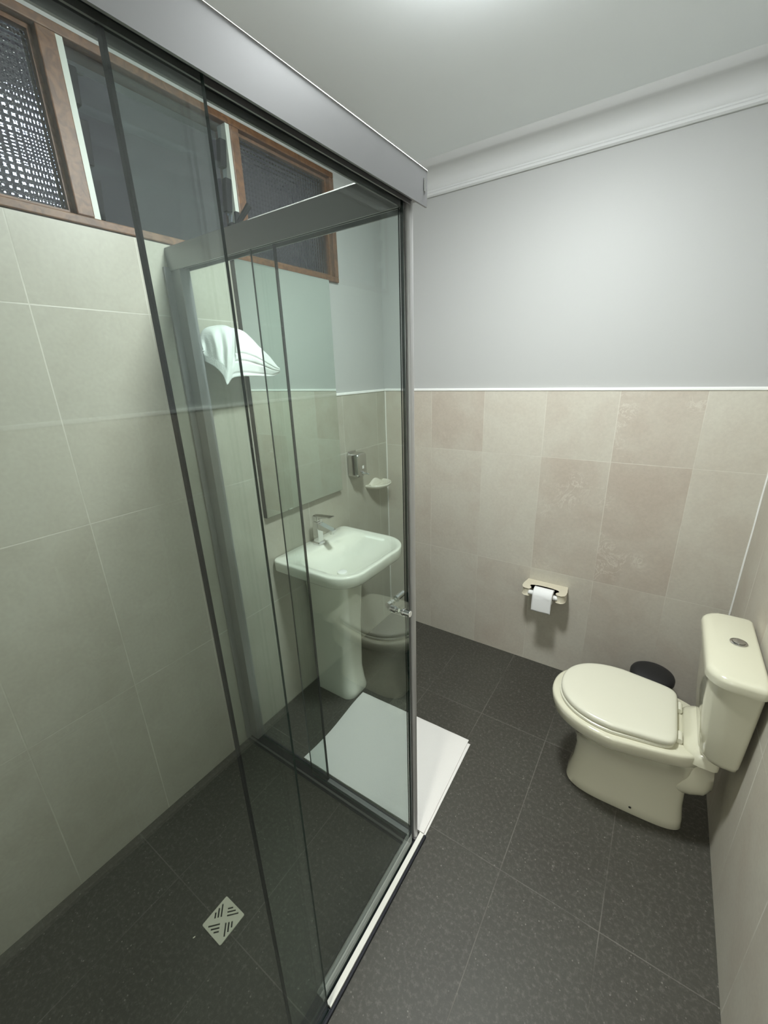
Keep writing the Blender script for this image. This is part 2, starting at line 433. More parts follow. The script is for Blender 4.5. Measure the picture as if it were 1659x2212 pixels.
for a, b2 in ((-0.372, 0.085), (0.675, 1.176)):
    for yy in (a, b2 - 0.016):
        obj('louvre_channel', B(-0.040, 0.002, yy, yy + 0.016, ZP0, ZP1), M_WPAINT, win)
    for kk in range(4):
        zt = 2.424 - 0.131 * kk; zb = zt - 0.145
        zt = min(zt, 2.404); zb = max(zb, 2.022)
        bm = bmesh.new(); bmt = box(bm, -0.003, 0.003, a + 0.017, b2 - 0.017, zb, zt)
        for v in bm.verts: v.co.x += -0.030 + 0.16 * (v.co.z - zb) - 0.010     # each blade leans inwards at its top
        bl = obj('louvre_blade', bm, M_BLADE, win)
        for yy in (a + 0.014, b2 - 0.016 - 0.024):
            bm = bmesh.new(); box(bm, -0.012, 0.012, yy, yy + 0.024, zb + 0.004, max(zt - 0.045, zb + 0.02), 0.003)
            for v in bm.verts: v.co.x += -0.030 + 0.16 * (v.co.z - zb) + 0.004
            obj('blade_clip', bm, M_CLIP, bl)
bm = bmesh.new()
box(bm, 0.002, 0.014, 1.150, 1.168, 2.045, 2.150, 0.003)
tube(bm, [(0.012, 1.160, 2.118), (0.03, 1.170, 2.140), (0.045, 1.186, 2.168)], [0.009, 0.009, 0.011], 10)
obj('louvre_lever', bm, M_CLIP, win)

# ------------------------------------------------------------------ ceiling lamp (its own light)
lamp = thing('ceiling_lamp', (LX, LY, ZC), 'round opal ceiling lamp over the shower corner', 'lamp')
bm = bmesh.new(); lathe(bm, [(0.125, ZC), (0.130, ZC - 0.004), (0.130, ZC - 0.010), (0.120, ZC - 0.012)], (LX, LY), 48)
obj('base_ring', bm, M_PLAST, lamp, True)
bm = bmesh.new(); prof = [(0.115 * math.cos(math.radians(a)) + 0.0001, ZC - 0.012 - 0.030 * math.sin(math.radians(a))) for a in range(0, 91, 9)]
lathe(bm, prof, (LX, LY), 48); obj('diffuser', bm, M_LAMP, lamp, True)

cl = thing('corridor_fill_lamp', (1.35, -1.25, ZC), 'added unseen fill lamp on the corridor ceiling behind the doorway', 'lamp')  # unseen lamp added as fill for the shaded lower parts of the room
bm = bmesh.new(); lathe(bm, [(0.17, ZC), (0.175, ZC - 0.010), (0.160, ZC - 0.012)], (1.35, -1.25), 48); obj('base_ring', bm, M_PLAST, cl, True)
bm = bmesh.new(); lathe(bm, [(0.155 * math.cos(math.radians(a)) + 0.0001, ZC - 0.012 - 0.06 * math.sin(math.radians(a))) for a in range(0, 91, 9)], (1.35, -1.25), 48)
obj('diffuser', bm, M_FILL_LAMP, cl, True)

# cool outdoor globe lamp on the outer wall, broken into sparkles by the patterned pane
ol = thing('outdoor_lamp', (-0.15, 0.79, 2.46), 'cool white globe lamp outside, sparkling through the left patterned pane', 'outdoor lamp')
bm = bmesh.new(); tube(bm, [(-0.150, 0.79, 2.46), (-0.160, 0.79, 2.46)], 0.035, 24); tube(bm, [(-0.160, 0.79, 2.46), (-0.40, 0.79, 2.47), (-0.48, 0.785, 2.46), (-0.50, 0.785, 2.41)], 0.010, 12)
obj('bracket', bm, M_CLIP, ol, True)
bm = bmesh.new(); bmesh.ops.create_uvsphere(bm, u_segments=32, v_segments=18, radius=0.055, matrix=Matrix.Translation((-0.50, 0.785, 2.335)))
obj('globe', bm, M_LAMP2, ol, True)

# ------------------------------------------------------------------ shower enclosure
sh = thing('shower_enclosure', (0.872, 0.885, 0.0), 'corner shower enclosure of green-tinted glass with grey aluminium header rails', 'shower enclosure')
HZ0, HZ1 = 1.920, 1.985
YE = YN + 0.002
# header rails: hollow underside with two dark tracks
def rail(along):
    bm = bmesh.new()
    if along == 'B':
        f = lambda a0, a1, z0, z1, bev=0.0, e=0.0: box(bm, a0, a1, YE, 0.908 - e, z0, z1, bev)
        f(0.862, 0.906, 1.936, HZ1 - 0.002); f(0.8635, 0.9045, HZ1 - 0.002, HZ1, e=0.0015); f(0.862, 0.866, HZ0, 1.936); f(0.902, 0.906, HZ0, 1.936); f(0.8815, 0.8845, HZ0 + 0.003, 1.936, e=0.03)
    else:
        f = lambda a0, a1, z0, z1, bev=0.0: box(bm, 0.001, 0.8618, a0, a1, z0, z1, bev)
        f(0.864, 0.908, 1.936, HZ1); f(0.864, 0.868, HZ0, 1.936); f(0.904, 0.908, HZ0, 1.936); f(0.8825, 0.8855, HZ0 + 0.003, 1.936)
    return obj('header_rail', bm, M_ALU_W, sh)
for al in 'BA':
    h = rail(al)
    bm = bmesh.new()
    if al == 'B':
        box(bm, 0.866, 0.8815, YE, 0.880, 1.930, 1.936); box(bm, 0.8845, 0.902, YE, 0.880, 1.930, 1.936)
    else:
        box(bm, 0.002, 0.861, 0.868, 0.8825, 1.930, 1.936); box(bm, 0.002, 0.861, 0.8855, 0.904, 1.930, 1.936)
    obj('track_groove', bm, M_CHAN, h)
    bm = bmesh.new()                                             # bright lipped top edge
    if al == 'B': loft(bm, [[(0.9045, y, 1.9835), (0.9068, y, 1.9835), (0.9045, y, 1.9862)] for y in (YE, 0.9095)])
    else: loft(bm, [[(x, 0.8655, 1.9835), (x, 0.8632, 1.9835), (x, 0.8655, 1.9862)] for x in (0.40, 0.8615)])
    obj('top_lip', bm, M_PLAST, h)
# screw plate on the mitred end
bm = B(0.9062, 0.9075, 0.893, 0.900, 1.945, 1.968, 0.0004); obj('end_clip', bm, M_CHROME, sh)
# bottom tracks
bm = bmesh.new()
box(bm, 0.897, 0.9035, YE, 0.915, 0.0, 0.012, 0.001); box(bm, 0.8935, 0.896, YE, 0.40, 0.0, 0.009); box(bm, 0.879, 0.8815, YE, 0.40, 0.0, 0.010)
box(bm, 0.8655, 0.8675, YE, 0.868, 0.0, 0.010); box(bm, 0.845, 0.897, YE, 0.905, 0.0, 0.003)
tb = obj('bottom_track', bm, M_CHAN, sh)
obj('sill_insert', B(0.8785, 0.8945, 0.402, 0.9145, 0.003, 0.013, 0.001), M_SILL, tb)
bm = B(0.846, 0.866, 0.418, 0.862, 0.003, 0.012, 0.0015)
obj('inner_lip', bm, M_ALU_W, tb)
bm = bmesh.new()
box(bm, 0.002, 0.880, 0.899, 0.9055, 0.0, 0.010, 0.001); box(bm, 0.002, 0.844, 0.851, 0.854, 0.0, 0.010); box(bm, 0.002, 0.845, 0.848, 0.9055, 0.0, 0.003)
box(bm, 0.002, 0.844, 0.863, 0.866, 0.003, 0.010)
ta = obj('bottom_track', bm, M_CHAN, sh)
obj('sill_insert', B(0.462, 0.877, 0.882, 0.8985, 0.003, 0.012, 0.001), M_ALU_W, ta)
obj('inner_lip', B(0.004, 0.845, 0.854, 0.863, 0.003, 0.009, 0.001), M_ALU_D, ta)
# corner post: round aluminium tube and the black meeting seal
bm = bmesh.new(); lathe(bm, [(0.0105, 0.013), (0.0105, HZ0 + 0.016)], (0.8670, 0.8950), 28)
cp = obj('corner_post', bm, M_ALU, sh, True)
obj('meeting_seal', B(0.8565, 0.8605, 0.8785, 0.8840, 0.013, HZ0 + 0.016, 0.001), M_DARK, cp)
# wall jamb
bm = bmesh.new(); box(bm, 0.001, 0.055, 0.868, 0.905, 0.010, HZ0 + 0.01, 0.002); box(bm, 0.001, 0.010, 0.846, 0.868, 0.010, HZ0 + 0.01, 0.001)
obj('wall_jamb', bm, M_ALU_W, sh)
# glass sheets
def sheet(name, x0, x1, y0, y1, z0, z1, parent):
    bm = B(x0, x1, y0, y1, z0, z1)
    thin = 0 if (x1 - x0) < (y1 - y0) else 1
    bm.normal_update()
    for f in bm.faces:
        f.material_index = 0 if abs(f.normal[thin]) > 0.9 else 1
    return obj(name, bm, None, parent, mats=[M_GLASS, M_EDGE])
fpB = sheet('fixed_panel', 0.8885, 0.8945, YE, 0.394, 0.010, HZ0 + 0.012, sh)
fpA = sheet('fixed_panel', 0.050, 0.457, 0.8900, 0.8960, 0.010, HZ0 + 0.012, sh)
sdB = sheet('sliding_door', 0.8690, 0.8750, 0.2975, 0.862, 0.013, HZ0 + 0.012, sh)
sdA = sheet('sliding_door', 0.3850, 0.8560, 0.8720, 0.8780, 0.013, HZ0 + 0.012, sh)
# dark strips that edge the sheets
obj('edge_seal', B(0.8680, 0.8760, 0.2945, 0.2985, 0.014, HZ0 + 0.012), M_DARK, sdB)
obj('edge_seal', B(0.4565, 0.4605, 0.8890, 0.8970, 0.012, HZ0 + 0.012), M_DARK, fpA)
# round chrome knobs through the doors
def knob(parent, axis, c, a0, a1, g0, g1):
    bm = bmesh.new()
    def cyl(s0, s1, r):
        p = [(s, c[0], c[1]) if axis == 'x' else (c[0], s, c[1]) for s in (s0, s0 + 0.0008, s1 - 0.0008, s1)]
        tube(bm, p, [r - 0.0008, r, r, r - 0.0008], 24)
    cyl(a0, g0 - 0.008, 0.0088); cyl(g0 - 0.008, g0 - 0.0002, 0.0062); cyl(g0 - 0.016, g0 - 0.010, 0.0102)
    cyl(g1 + 0.0002, g1 + 0.008, 0.0062); cyl(g1 + 0.006, g1 + 0.011, 0.0102); cyl(g1 + 0.008, a1, 0.0088)
    o = obj('door_knob', bm, M_CHROME, parent, True)
    bm = bmesh.new(); p = [(s, c[0], c[1]) if axis == 'x' else (c[0], s, c[1]) for s in (a1, a1 + 0.0006)]
    tube(bm, p, 0.0082, 24); obj('knob_cap', bm, M_PLAST, o, True)
knob(sdB, 'x', (0.8220, 0.984), 0.842, 0.904, 0.8690, 0.8750)
knob(sdA, 'y', (0.8180, 0.972), 0.842, 0.924, 0.8720, 0.8780)

# ------------------------------------------------------------------ mirror
mi = obj('wall_mirror', B(0.0015, 0.0205, 1.107, 1.622, 1.011, 1.997), M_DARK, origin=(0, 1.364, 1.011))
tag(mi, 'tall frameless rectangular mirror on the wall over the washbasin', 'mirror')
bm = B(0.0206, 0.0235, 1.1085, 1.6205, 1.0125, 1.9955, 0.0008); obj('mirror_glass', bm, M_MIRROR, mi)

# ------------------------------------------------------------------ washbasin
bs = thing('washbasin', (0.15, 1.37, 0.0), 'white ceramic pedestal washbasin under the mirror', 'sink')
y0, y1, xf, zr = 1.116, 1.628, 0.440, 0.806
R_ = lambda x0, x1, a, b2, rb, rf, z: rrect(x0, x1, a, b2, (rb, rf, rf * 1.15, rb), z, 10)
rings = [
    R_(0.030, 0.290, 1.250, 1.490, 0.03, 0.09, 0.655),
    R_(0.006, 0.385, 1.155, 1.590, 0.03, 0.11, 0.725),
    R_(0.003, xf - 0.012, y0 + 0.012, y1 - 0.012, 0.03, 0.11, 0.750),
    R_(0.003, xf - 0.004, y0 + 0.004, y1 - 0.004, 0.03, 0.118, 0.753),
    R_(0.003, xf, y0, y1, 0.03, 0.12, 0.760),
    R_(0.003, xf, y0, y1, 0.03, 0.12, zr - 0.009),
    R_(0.003, xf - 0.001, y0 + 0.001, y1 - 0.001, 0.03, 0.119, zr - 0.004),
    R_(0.003, xf - 0.004, y0 + 0.004, y1 - 0.004, 0.03, 0.116, zr - 0.001),
    R_(0.004, xf - 0.009, y0 + 0.009, y1 - 0.009, 0.03, 0.112, zr),
]
for q in range(0, 19):                                           # scooped bowl: gentle from the deck, steeper on the far side
    t = q / 18; e = t ** 0.85; L = lambda a, b2, f: a + (b2 - a) * f
    dep = 0.001 + 0.004 * min(1, t * 12) + 0.084 * (1 - (1 - t) ** 1.9)
    rings.append(R_(L(0.092, 0.228, t), L(xf - 0.020, 0.272, e), L(y0 + 0.034, 1.288, t), L(y1 - 0.028, 1.332, t ** 1.15), L(0.09, 0.020, t), L(0.105, 0.019, t), zr - dep))
bm = bmesh.new(); loft(bm, rings); obj('basin', bm, M_CHINA, bs, True, 55)
bm = bmesh.new(); lathe(bm, [(0.020, zr - 0.090), (0.0225, zr - 0.088), (0.0225, zr - 0.081), (0.018, zr - 0.078), (0.002, zr - 0.077)], (0.250, 1.310), 28)
obj('drain_cap', bm, M_PLAST, bs, True)
rings = []
for z, x0, x1, hw, r in ((0.0, 0.035, 0.272, 0.083, 0.05), (0.02, 0.032, 0.275, 0.085, 0.055), (0.06, 0.03, 0.270, 0.080, 0.06), (0.14, 0.03, 0.262, 0.076, 0.06),
                         (0.40, 0.03, 0.268, 0.080, 0.06), (0.60, 0.03, 0.278, 0.088, 0.06), (0.64, 0.03, 0.285, 0.094, 0.06), (0.664, 0.03, 0.288, 0.097, 0.06)):
    rings.append(rrect(x0, x1, 1.365 - hw, 1.365 + hw, (0.02, r, r, 0.02), z, 8))
bm = bmesh.new(); loft(bm, rings); obj('pedestal', bm, M_CHINA, bs, True, 50)

# faucet
fc = thing('basin_faucet', (0.062, 1.368, zr), 'square chrome single-lever faucet on the white washbasin', 'faucet')
bm = bmesh.new(); fy = 1.368
loft(bm, [rrect(0.040, 0.086, fy - 0.023, fy + 0.023, 0.005, zr, 3), rrect(0.040, 0.086, fy - 0.023, fy + 0.023, 0.005, zr + 0.008, 3), rrect(0.045, 0.081, fy - 0.019, fy + 0.019, 0.004, zr + 0.013, 3)])
obj('base_plate', bm, M_CHROME, fc)
obj('body', B(0.046, 0.080, fy - 0.017, fy + 0.017, zr + 0.012, zr + 0.118, 0.0025), M_CHROME, fc)
bm = bmesh.new()
loft(bm, [[(x, fy - w2, zl), (x, fy + w2, zl), (x, fy + w2, zu), (x, fy - w2, zu)] for x, w2, zl, zu in
          ((0.079, 0.016, zr + 0.080, zr + 0.112), (0.12, 0.0155, zr + 0.078, zr + 0.101), (0.165, 0.015, zr + 0.074, zr + 0.090), (0.168, 0.014, zr + 0.076, zr + 0.088))])
tube(bm, [(0.155, fy, zr + 0.076), (0.155, fy, zr + 0.068)], 0.010, 20)
obj('spout', bm, M_CHROME, fc)
bm = bmesh.new()
box(bm, 0.047, 0.081, fy - 0.018, fy + 0.018, zr + 0.120, zr + 0.148, 0.004)
loft(bm, [[(x, fy - 0.016, zl), (x, fy + 0.016, zl), (x, fy + 0.016, zu), (x, fy - 0.016, zu)] for x, zl, zu in
          ((0.070, zr + 0.138, zr + 0.149), (0.11, zr + 0.143, zr + 0.151), (0.160, zr + 0.150, zr + 0.155))])
tube(bm, [(0.0810, fy, zr + 0.132), (0.0822, fy, zr + 0.132)], 0.006, 16)
obj('lever', bm, M_CHROME, fc)

# soap dispenser
sd = thing('soap_dispenser', (0.0, 1.742, 1.07), 'polished steel wall soap dispenser right of the mirror', 'soap dispenser')
ya, yb = 1.698, 1.780
def rr_yz(x, g, r):   # rounded rectangle in the y-z plane
    return [(x, p[0], p[1]) for p in [(q[0], q[1]) for q in rrect(ya + g, yb - g, 1.060 + g, 1.190 - g, r, 0, 6)]]
bm = bmesh.new(); loft(bm, [rr_yz(0.006, 0.0, 0.018), rr_yz(0.062, 0.0, 0.018), rr_yz(0.070, 0.003, 0.017), rr_yz(0.0735, 0.010, 0.014)])
obj('body', bm, M_STEEL, sd, True, 50)
obj('mounting_plate', B(0.0005, 0.006, ya + 0.008, yb - 0.008, 1.07, 1.197, 0.002), M_STEEL, sd)
bm = bmesh.new(); tube(bm, [(0.072, 1.742, 1.082), (0.080, 1.742, 1.081)], 0.012, 20); tube(bm, [(0.080, 1.742, 1.081), (0.100, 1.745, 1.078), (0.108, 1.747, 1.077)], [0.005, 0.005, 0.007], 12)
obj('push_lever', bm, M_CHROME, sd, True)
obj('level_window', B(0.0733, 0.0745, 1.735, 1.749, 1.106, 1.122, 0.0004), M_PLAST, sd)

# soap dish: a shell-shaped ceramic shelf
bm = bmesh.new(); cy, zc = 1.946, 0.970; rings = []
N = 26
def shell(sc, z, dz):
    r = []
    for i in range(N + 1):
        a = math.pi * i / N
        r.append((0.001 + 0.098 * sc * max(0.0, math.sin(a)) ** 0.8, cy - 0.096 * sc * math.cos(a), z + dz * (1 - math.sin(a)) ** 2))
    r.append((0.0005, cy + 0.096 * sc, z + dz)); 
    return r
for sc, z, dz in ((0.30, zc - 0.026, 0.0), (0.62, zc - 0.024, 0.0), (0.88, zc - 0.014, 0.0), (0.98, zc - 0.004, 0.0), (1.0, zc + 0.002, 0.0), (0.97, zc + 0.006, 0.0),
                  (0.90, zc + 0.004, 0.0), (0.75, zc - 0.004, 0.0), (0.45, zc - 0.009, 0.0), (0.2, zc - 0.010, 0.0)):
    rings.append(shell(sc, z, dz))
loft(bm, rings)
hump = [(0.0005, cy - 0.062 + 0.124 * i / 16, zc + 0.004 + 0.026 * max(0.0, math.sin(math.pi * i / 16)) ** 1.3) for i in range(17)]
low = [(0.0005, p[1], zc - 0.012) for p in hump]
rings = [[(x + 0.0005, p[1], (p[2] - zc) * s + zc) for p in hump] + [(x + 0.0005, p[1], p[2]) for p in reversed(low)] for x, s in ((0.0, 1.0), (0.006, 1.0), (0.011, 0.8), (0.018, 0.2))]
loft(bm, rings)
so = obj('soap_dish', bm, M_DISH, None, True, 60, origin=(0.0, cy, zc))
tag(so, 'ivory ceramic shell soap dish on the wall near the corner', 'soap dish')

# ------------------------------------------------------------------ hand towel draped over its peg
rr_, uu_, ff_ = right, up, fwd
def at(px, py, x):
    d = ff_ + rr_ * ((px - 829.5) / FPX) - uu_ * ((py - 1106) / FPX)
    return CAM + d * ((x - CAM.x) / d.x)
# measured rim of the cloth: (top point, its distance from the wall), (hem point, its distance)
prof = [((426, 752), .018, (427, 772), .020), ((437, 724), .035, (446, 782), .050), ((452, 712), .055, (466, 795), .080), ((474, 707), .072, (482, 812), .105),
        ((493, 706), .082, (491, 831), .122), ((506, 711), .088, (503, 817), .116), ((524, 715), .088, (525, 813), .118), ((544, 731), .088, (550, 813), .114),
        ((567, 755), .090, (574, 813), .108), ((588, 777), .094, (592, 812), .102), ((596, 790), .096, (603, 806), .098)]
tops = [at(*a, ax) for a, ax, b2, bx in prof]; bots = [at(*b2, bx) for a, ax, b2, bx in prof]
def cr(P, t):
    n = len(P) - 1; i = min(int(t * n), n - 1); f = t * n - i
    p0, p1, p2, p3 = P[max(i - 1, 0)], P[i], P[i + 1], P[min(i + 2, n)]
    return 0.5 * ((2 * p1) + (-p0 + p2) * f + (2 * p0 - 5 * p1 + 4 * p2 - p3) * f * f + (-p0 + 3 * p1 - 3 * p2 + p3) * f ** 3)
bm = bmesh.new(); NU, NV = 110, 44; grid = []
for i in range(NU + 1):
    u = i / NU; T, Bt = cr(tops, u), cr(bots, u); col_ = []
    back = Vector((0.016, T.y + 0.006, T.z - 0.004))
    for j in range(7): col_.append(back.lerp(T, j / 7) + Vector((0, 0, 0.010 * math.sin(math.pi * j / 7))))
    for j in range(NV + 1):
        v = j / NV; p = T.lerp(Bt, v)
        p = p + Vector((0.020 * math.sin(math.pi * v) * (1 - 0.5 * v), 0, 0))
        if u < 0.5:                                              # soft pleats on the near flap
            s = max(0.0, math.sin(math.pi * min(1, v * 1.3))) * (u / 0.5) ** 0.3
            p += Vector((0.010, -0.006, 0)) * s * 1.9 * (math.sin(u * 34 + 0.6 + v * 1.2) * 0.6 + math.sin(u * 61) * 0.25)
        else:                                                    # woven bands and hem on the far flap
            for c0, wd, dp in ((0.50, 0.018, -0.005), (0.66, 0.016, -0.0045), (0.92, 0.012, -0.006)):
                p.x += dp * math.exp(-((v - c0) / wd) ** 2)
            p.x += 0.0025 * noise.noise(p * 30)
        p.x += 0.004 * noise.noise(p * 22 + Vector((3, 1, 7)))
        p.y = max(p.y, 0.9135)
        col_.append(p)
    grid.append([bm.verts.new(q) for q in col_])
for a, b2 in zip(grid, grid[1:]):
    for j in range(len(a) - 1): bm.faces.new((a[j], b2[j], b2[j + 1], a[j + 1]))
bmesh.ops.recalc_face_normals(bm, faces=bm.faces[:])
tw = obj('hand_towel', bm, M_TOWEL, None, True, 80, origin=(0.05, 1.0, 1.6))
tag(tw, 'white terry hand towel draped on the wall left of the mirror', 'towel')
sm = tw.modifiers.new('thickness', 'SOLIDIFY'); sm.thickness = 0.006; sm.offset = -1.0
hk = thing('towel_peg', (0.0, 1.0, 1.70), 'small chrome wall peg under the white hand towel', 'hook')
bm = bmesh.new(); tube(bm, [(0.0005, 1.0, 1.725), (0.006, 1.0, 1.725)], 0.022, 24); obj('rose', bm, M_CHROME, hk, True)
bm = bmesh.new(); tube(bm, [(0.006, 1.0, 1.725), (0.055, 1.0, 1.728), (0.062, 1.0, 1.730)], [0.007, 0.007, 0.011], 16); obj('pin', bm, M_CHROME, hk, True)

# ------------------------------------------------------------------ bath mat (a doubled terry mat)
bm = bmesh.new()
def slab(A, z0, z1, bow, NX=44, NY=40):
    P = [Vector((*a, 0)) for a in A]                              # back-left, back-right, front-right, front-left
    def pt(s, t, z):
        p = (P[3].lerp(P[2], s)).lerp(P[0].lerp(P[1], s), t)
        p.x += bow * math.sin(math.pi * t * 1.6) * (1 - s)
        p.z = z + 0.0012 * noise.noise(Vector((p.x * 14, p.y * 14, z * 50)))
        e = min(s, 1 - s, t, 1 - t)
        return p, e
    top = {}; bot = {}
    for i in range(NX + 1):
        for j in range(NY + 1):
            s, t = i / NX, j / NY
            p, e = pt(s, t, z1); 
            h = z1 - z0
            p.z -= 0.45 * h * max(0, 1 - e / 0.02) ** 2
            top[i, j] = bm.verts.new(p); q = p.copy(); q.z = z0 + 0.25 * h * max(0, 1 - e / 0.02) ** 2; bot[i, j] = bm.verts.new(q)
    for i in range(NX):
        for j in range(NY):
            bm.faces.new((top[i, j], top[i + 1, j], top[i + 1, j + 1], top[i, j + 1]))
            bm.faces.new((bot[i, j], bot[i, j + 1], bot[i + 1, j + 1], bot[i + 1, j]))
    for i in range(NX):
        for j in (0, NY): bm.faces.new((top[i, j], bot[i, j], bot[i + 1, j], top[i + 1, j]))
    for j in range(NY):
        for i in (0, NX): bm.faces.new((top[i, j], bot[i, j], bot[i, j + 1], top[i, j + 1]))
slab([(0.300, 1.352), (0.884, 1.366), (0.898, 0.9175), (0.304, 0.912)], 0.0005, 0.0065, 0.006)
slab([(0.296, 1.362), (0.872, 1.378), (0.892, 0.9175), (0.300, 0.912)], 0.0066, 0.0135, 0.008)
bmat = obj('bath_mat', bm, M_MAT, None, True, 60, origin=(0.59, 1.14, 0.0))
tag(bmat, 'white folded terry bath mat on the floor outside the shower corner', 'bath mat')

# ------------------------------------------------------------------ floor drain and fleck
fd = thing('floor_drain', (0.489, 0.3645, 0.0), 'small square floor drain grate with dark slots inside the shower', 'drain')
c = Vector((0.489, 0.3645)); h = 0.0445; zt = 0.004
bm = bmesh.new()
def loop(pts):
    vs = [bm.verts.new((p[0], p[1], zt)) for p in pts]
    return [bm.edges.new((vs[i], vs[(i + 1) % len(vs)])) for i in range(len(vs))]
edges = loop([(p[0], p[1]) for p in rrect(c.x - h, c.x + h, c.y - h, c.y + h, 0.004, 0, 3)])
pd = Vector((-1, 1)).normalized(); qd = Vector((1, 1)).normalized()
for sp_, sq_, dirn in ((1, -1, 'p'), (1, 1, 'q'), (-1, -1, 'q'), (-1, 1, 'p')):
    for kk in range(3):
        o_ = 0.0085 + 0.0092 * kk
        lim = 0.052 - o_
        lo, hi = 0.009, max(lim, 0.016)
        wd = 0.0023
        if dirn == 'p': a0, a1, b0, b1 = sp_ * lo, sp_ * hi, sq_ * o_ - wd, sq_ * o_ + wd
        else: b0, b1, a0, a1 = sq_ * lo, sq_ * hi, sp_ * o_ - wd, sp_ * o_ + wd
        cor = [(a0, b0), (a1, b0), (a1, b1), (a0, b1)]
        edges += loop([c + pd * a + qd * b2 for a, b2 in cor])
bmesh.ops.triangle_fill(bm, use_beauty=True, use_dissolve=False, edges=edges)
ext = bmesh.ops.extrude_face_region(bm, geom=bm.faces[:])
for v in [g for g in ext['geom'] if isinstance(g, bmesh.types.BMVert)]: v.co.z -= 0.003
obj('grate', bm, M_GRATE, fd)
obj('sump', B(c.x - h + 0.003, c.x + h - 0.003, c.y - h + 0.003, c.y + h - 0.003, 0.0002, 0.0010), M_HOLE, fd)
bm = bmesh.new(); r = bmesh.ops.create_icosphere(bm, subdivisions=2, radius=1.0)
for v in bm.verts: v.co = Vector((0.449 + v.co.x * 0.0016 + v.co.y * 0.0012, 0.290 + v.co.y * 0.0038, 0.0015 + v.co.z * 0.0014))
tag(obj('soap_fleck', bm, M_SOAP, None, True, origin=(0.449, 0.29, 0)), 'tiny pale fleck on the shower floor beside the drain grate', 'fleck')

# ------------------------------------------------------------------ toilet paper holder and roll
hz0, hz1 = 0.470, 0.512
th = thing('paper_holder', (1.0, D, 0.47), 'beige ceramic paper holder on the back wall', 'toilet paper holder')
HX0, HX1, HY = 0.897, 1.105, 1.975
out = []
out += [(HX0 + 0.004, D)]
out += [(HX0, 2.03), (HX0, HY + 0.022)]
out += [(HX0 + 0.005, HY + 0.008), (HX0 + 0.016, HY), (HX0 + 0.034, HY + 0.001), (HX0 + 0.040, HY + 0.010), (HX0 + 0.038, HY + 0.022), (HX0 + 0.029, HY + 0.030)]
cxh = (HX0 + HX1) / 2
inner = []
for i in range(13):
    a = math.pi * (1 - i / 12)
    inner.append((cxh + 0.075 * math.cos(a), 2.012 + 0.024 * max(0.0, math.sin(a)) ** 0.7))
out += inner
out += [(HX0 + HX1 - p[0], p[1]) for p in reversed(out[:9])]
def ring(g, z):
    res = []; n = len(out)
    for i in range(n):
        p0, p1, p2 = Vector(out[i - 1]), Vector(out[i]), Vector(out[(i + 1) % n])
        t = (p2 - p0).normalized(); nrm = Vector((t.y, -t.x))
        q = p1 - nrm * g * (0 if p1.y > D - 0.001 else 1)
        res.append((q.x, min(q.y, D - 0.0005), z))
    return res
bm = bmesh.new(); loft(bm, [ring(-0.004, hz0), ring(0.0, hz0 + 0.005), ring(0.0, hz1 - 0.005), ring(-0.0015, hz1 - 0.0015), ring(-0.004, hz1)])
bmesh.ops.triangulate(bm, faces=[f for f in bm.faces if len(f.verts) > 4])
obj('bracket', bm, M_HOLD, th, True, 45)
ry, rz, rrad = 1.984, 0.488, 0.0365
bm = bmesh.new(); tube(bm, [(HX0 + 0.030, ry, rz), (HX0 + 0.034, ry, rz), (HX1 - 0.034, ry, rz), (HX1 - 0.030, ry, rz)], [0.008, 0.0125, 0.0125, 0.008], 20)
obj('spindle', bm, M_PLAST, th, True)
X0, X1 = 0.958, 1.052
tr = thing('toilet_paper_roll', (1.005, ry, rz - rrad), 'white toilet paper roll hanging in the beige holder', 'toilet paper')
bm = bmesh.new(); n = 48
rings = [[(x, ry + r * math.cos(2 * math.pi * k / n), rz + r * math.sin(2 * math.pi * k / n)) for k in range(n)] for x, r in
         ((X0, 0.0200), (X0, rrad - 0.001), (X0 + 0.001, rrad), (X1 - 0.001, rrad), (X1, rrad - 0.001), (X1, 0.0200))]
loft(bm, rings, False, False); obj('paper', bm, M_PAPER, tr, True)
bm = bmesh.new()
rings = [[(x, ry + r * math.cos(2 * math.pi * k / n), rz + r * math.sin(2 * math.pi * k / n)) for k in range(n)] for x, r in
         ((X0 + 0.0005, 0.0198), (X1 - 0.0005, 0.0198), (X1 - 0.0005, 0.0182), (X0 + 0.0005, 0.0182), (X0 + 0.0005, 0.0198))]
loft(bm, rings, False, False); obj('core', bm, M_CORE, tr, True)
bm = bmesh.new(); path = []
for i in range(13):
    a = math.radians(60 + 120 * i / 12); path.append((ry + (rrad + 0.0008) * math.cos(a), rz + (rrad + 0.0008) * math.sin(a)))
for i in range(1, 13):
    path.append((ry - rrad - 0.0008 - 0.002 * math.sin(i / 12 * 2.2), rz - 0.080 * i / 12))
rows = [[bm.verts.new((x, p[0] - (0.0015 * math.sin((x - X0) * 60) if kx > 12 else 0), p[1])) for x in [X0 + (X1 - X0) * q / 10 for q in range(11)]] for kx, p in enumerate(path)]
for a, b2 in zip(rows, rows[1:]):
    for i in range(10): bm.faces.new((a[i], a[i + 1], b2[i + 1], b2[i]))
hs = obj('loose_sheet', bm, M_PAPER, tr, True, 80); hs.modifiers.new('thickness', 'SOLIDIFY').thickness = 0.0006

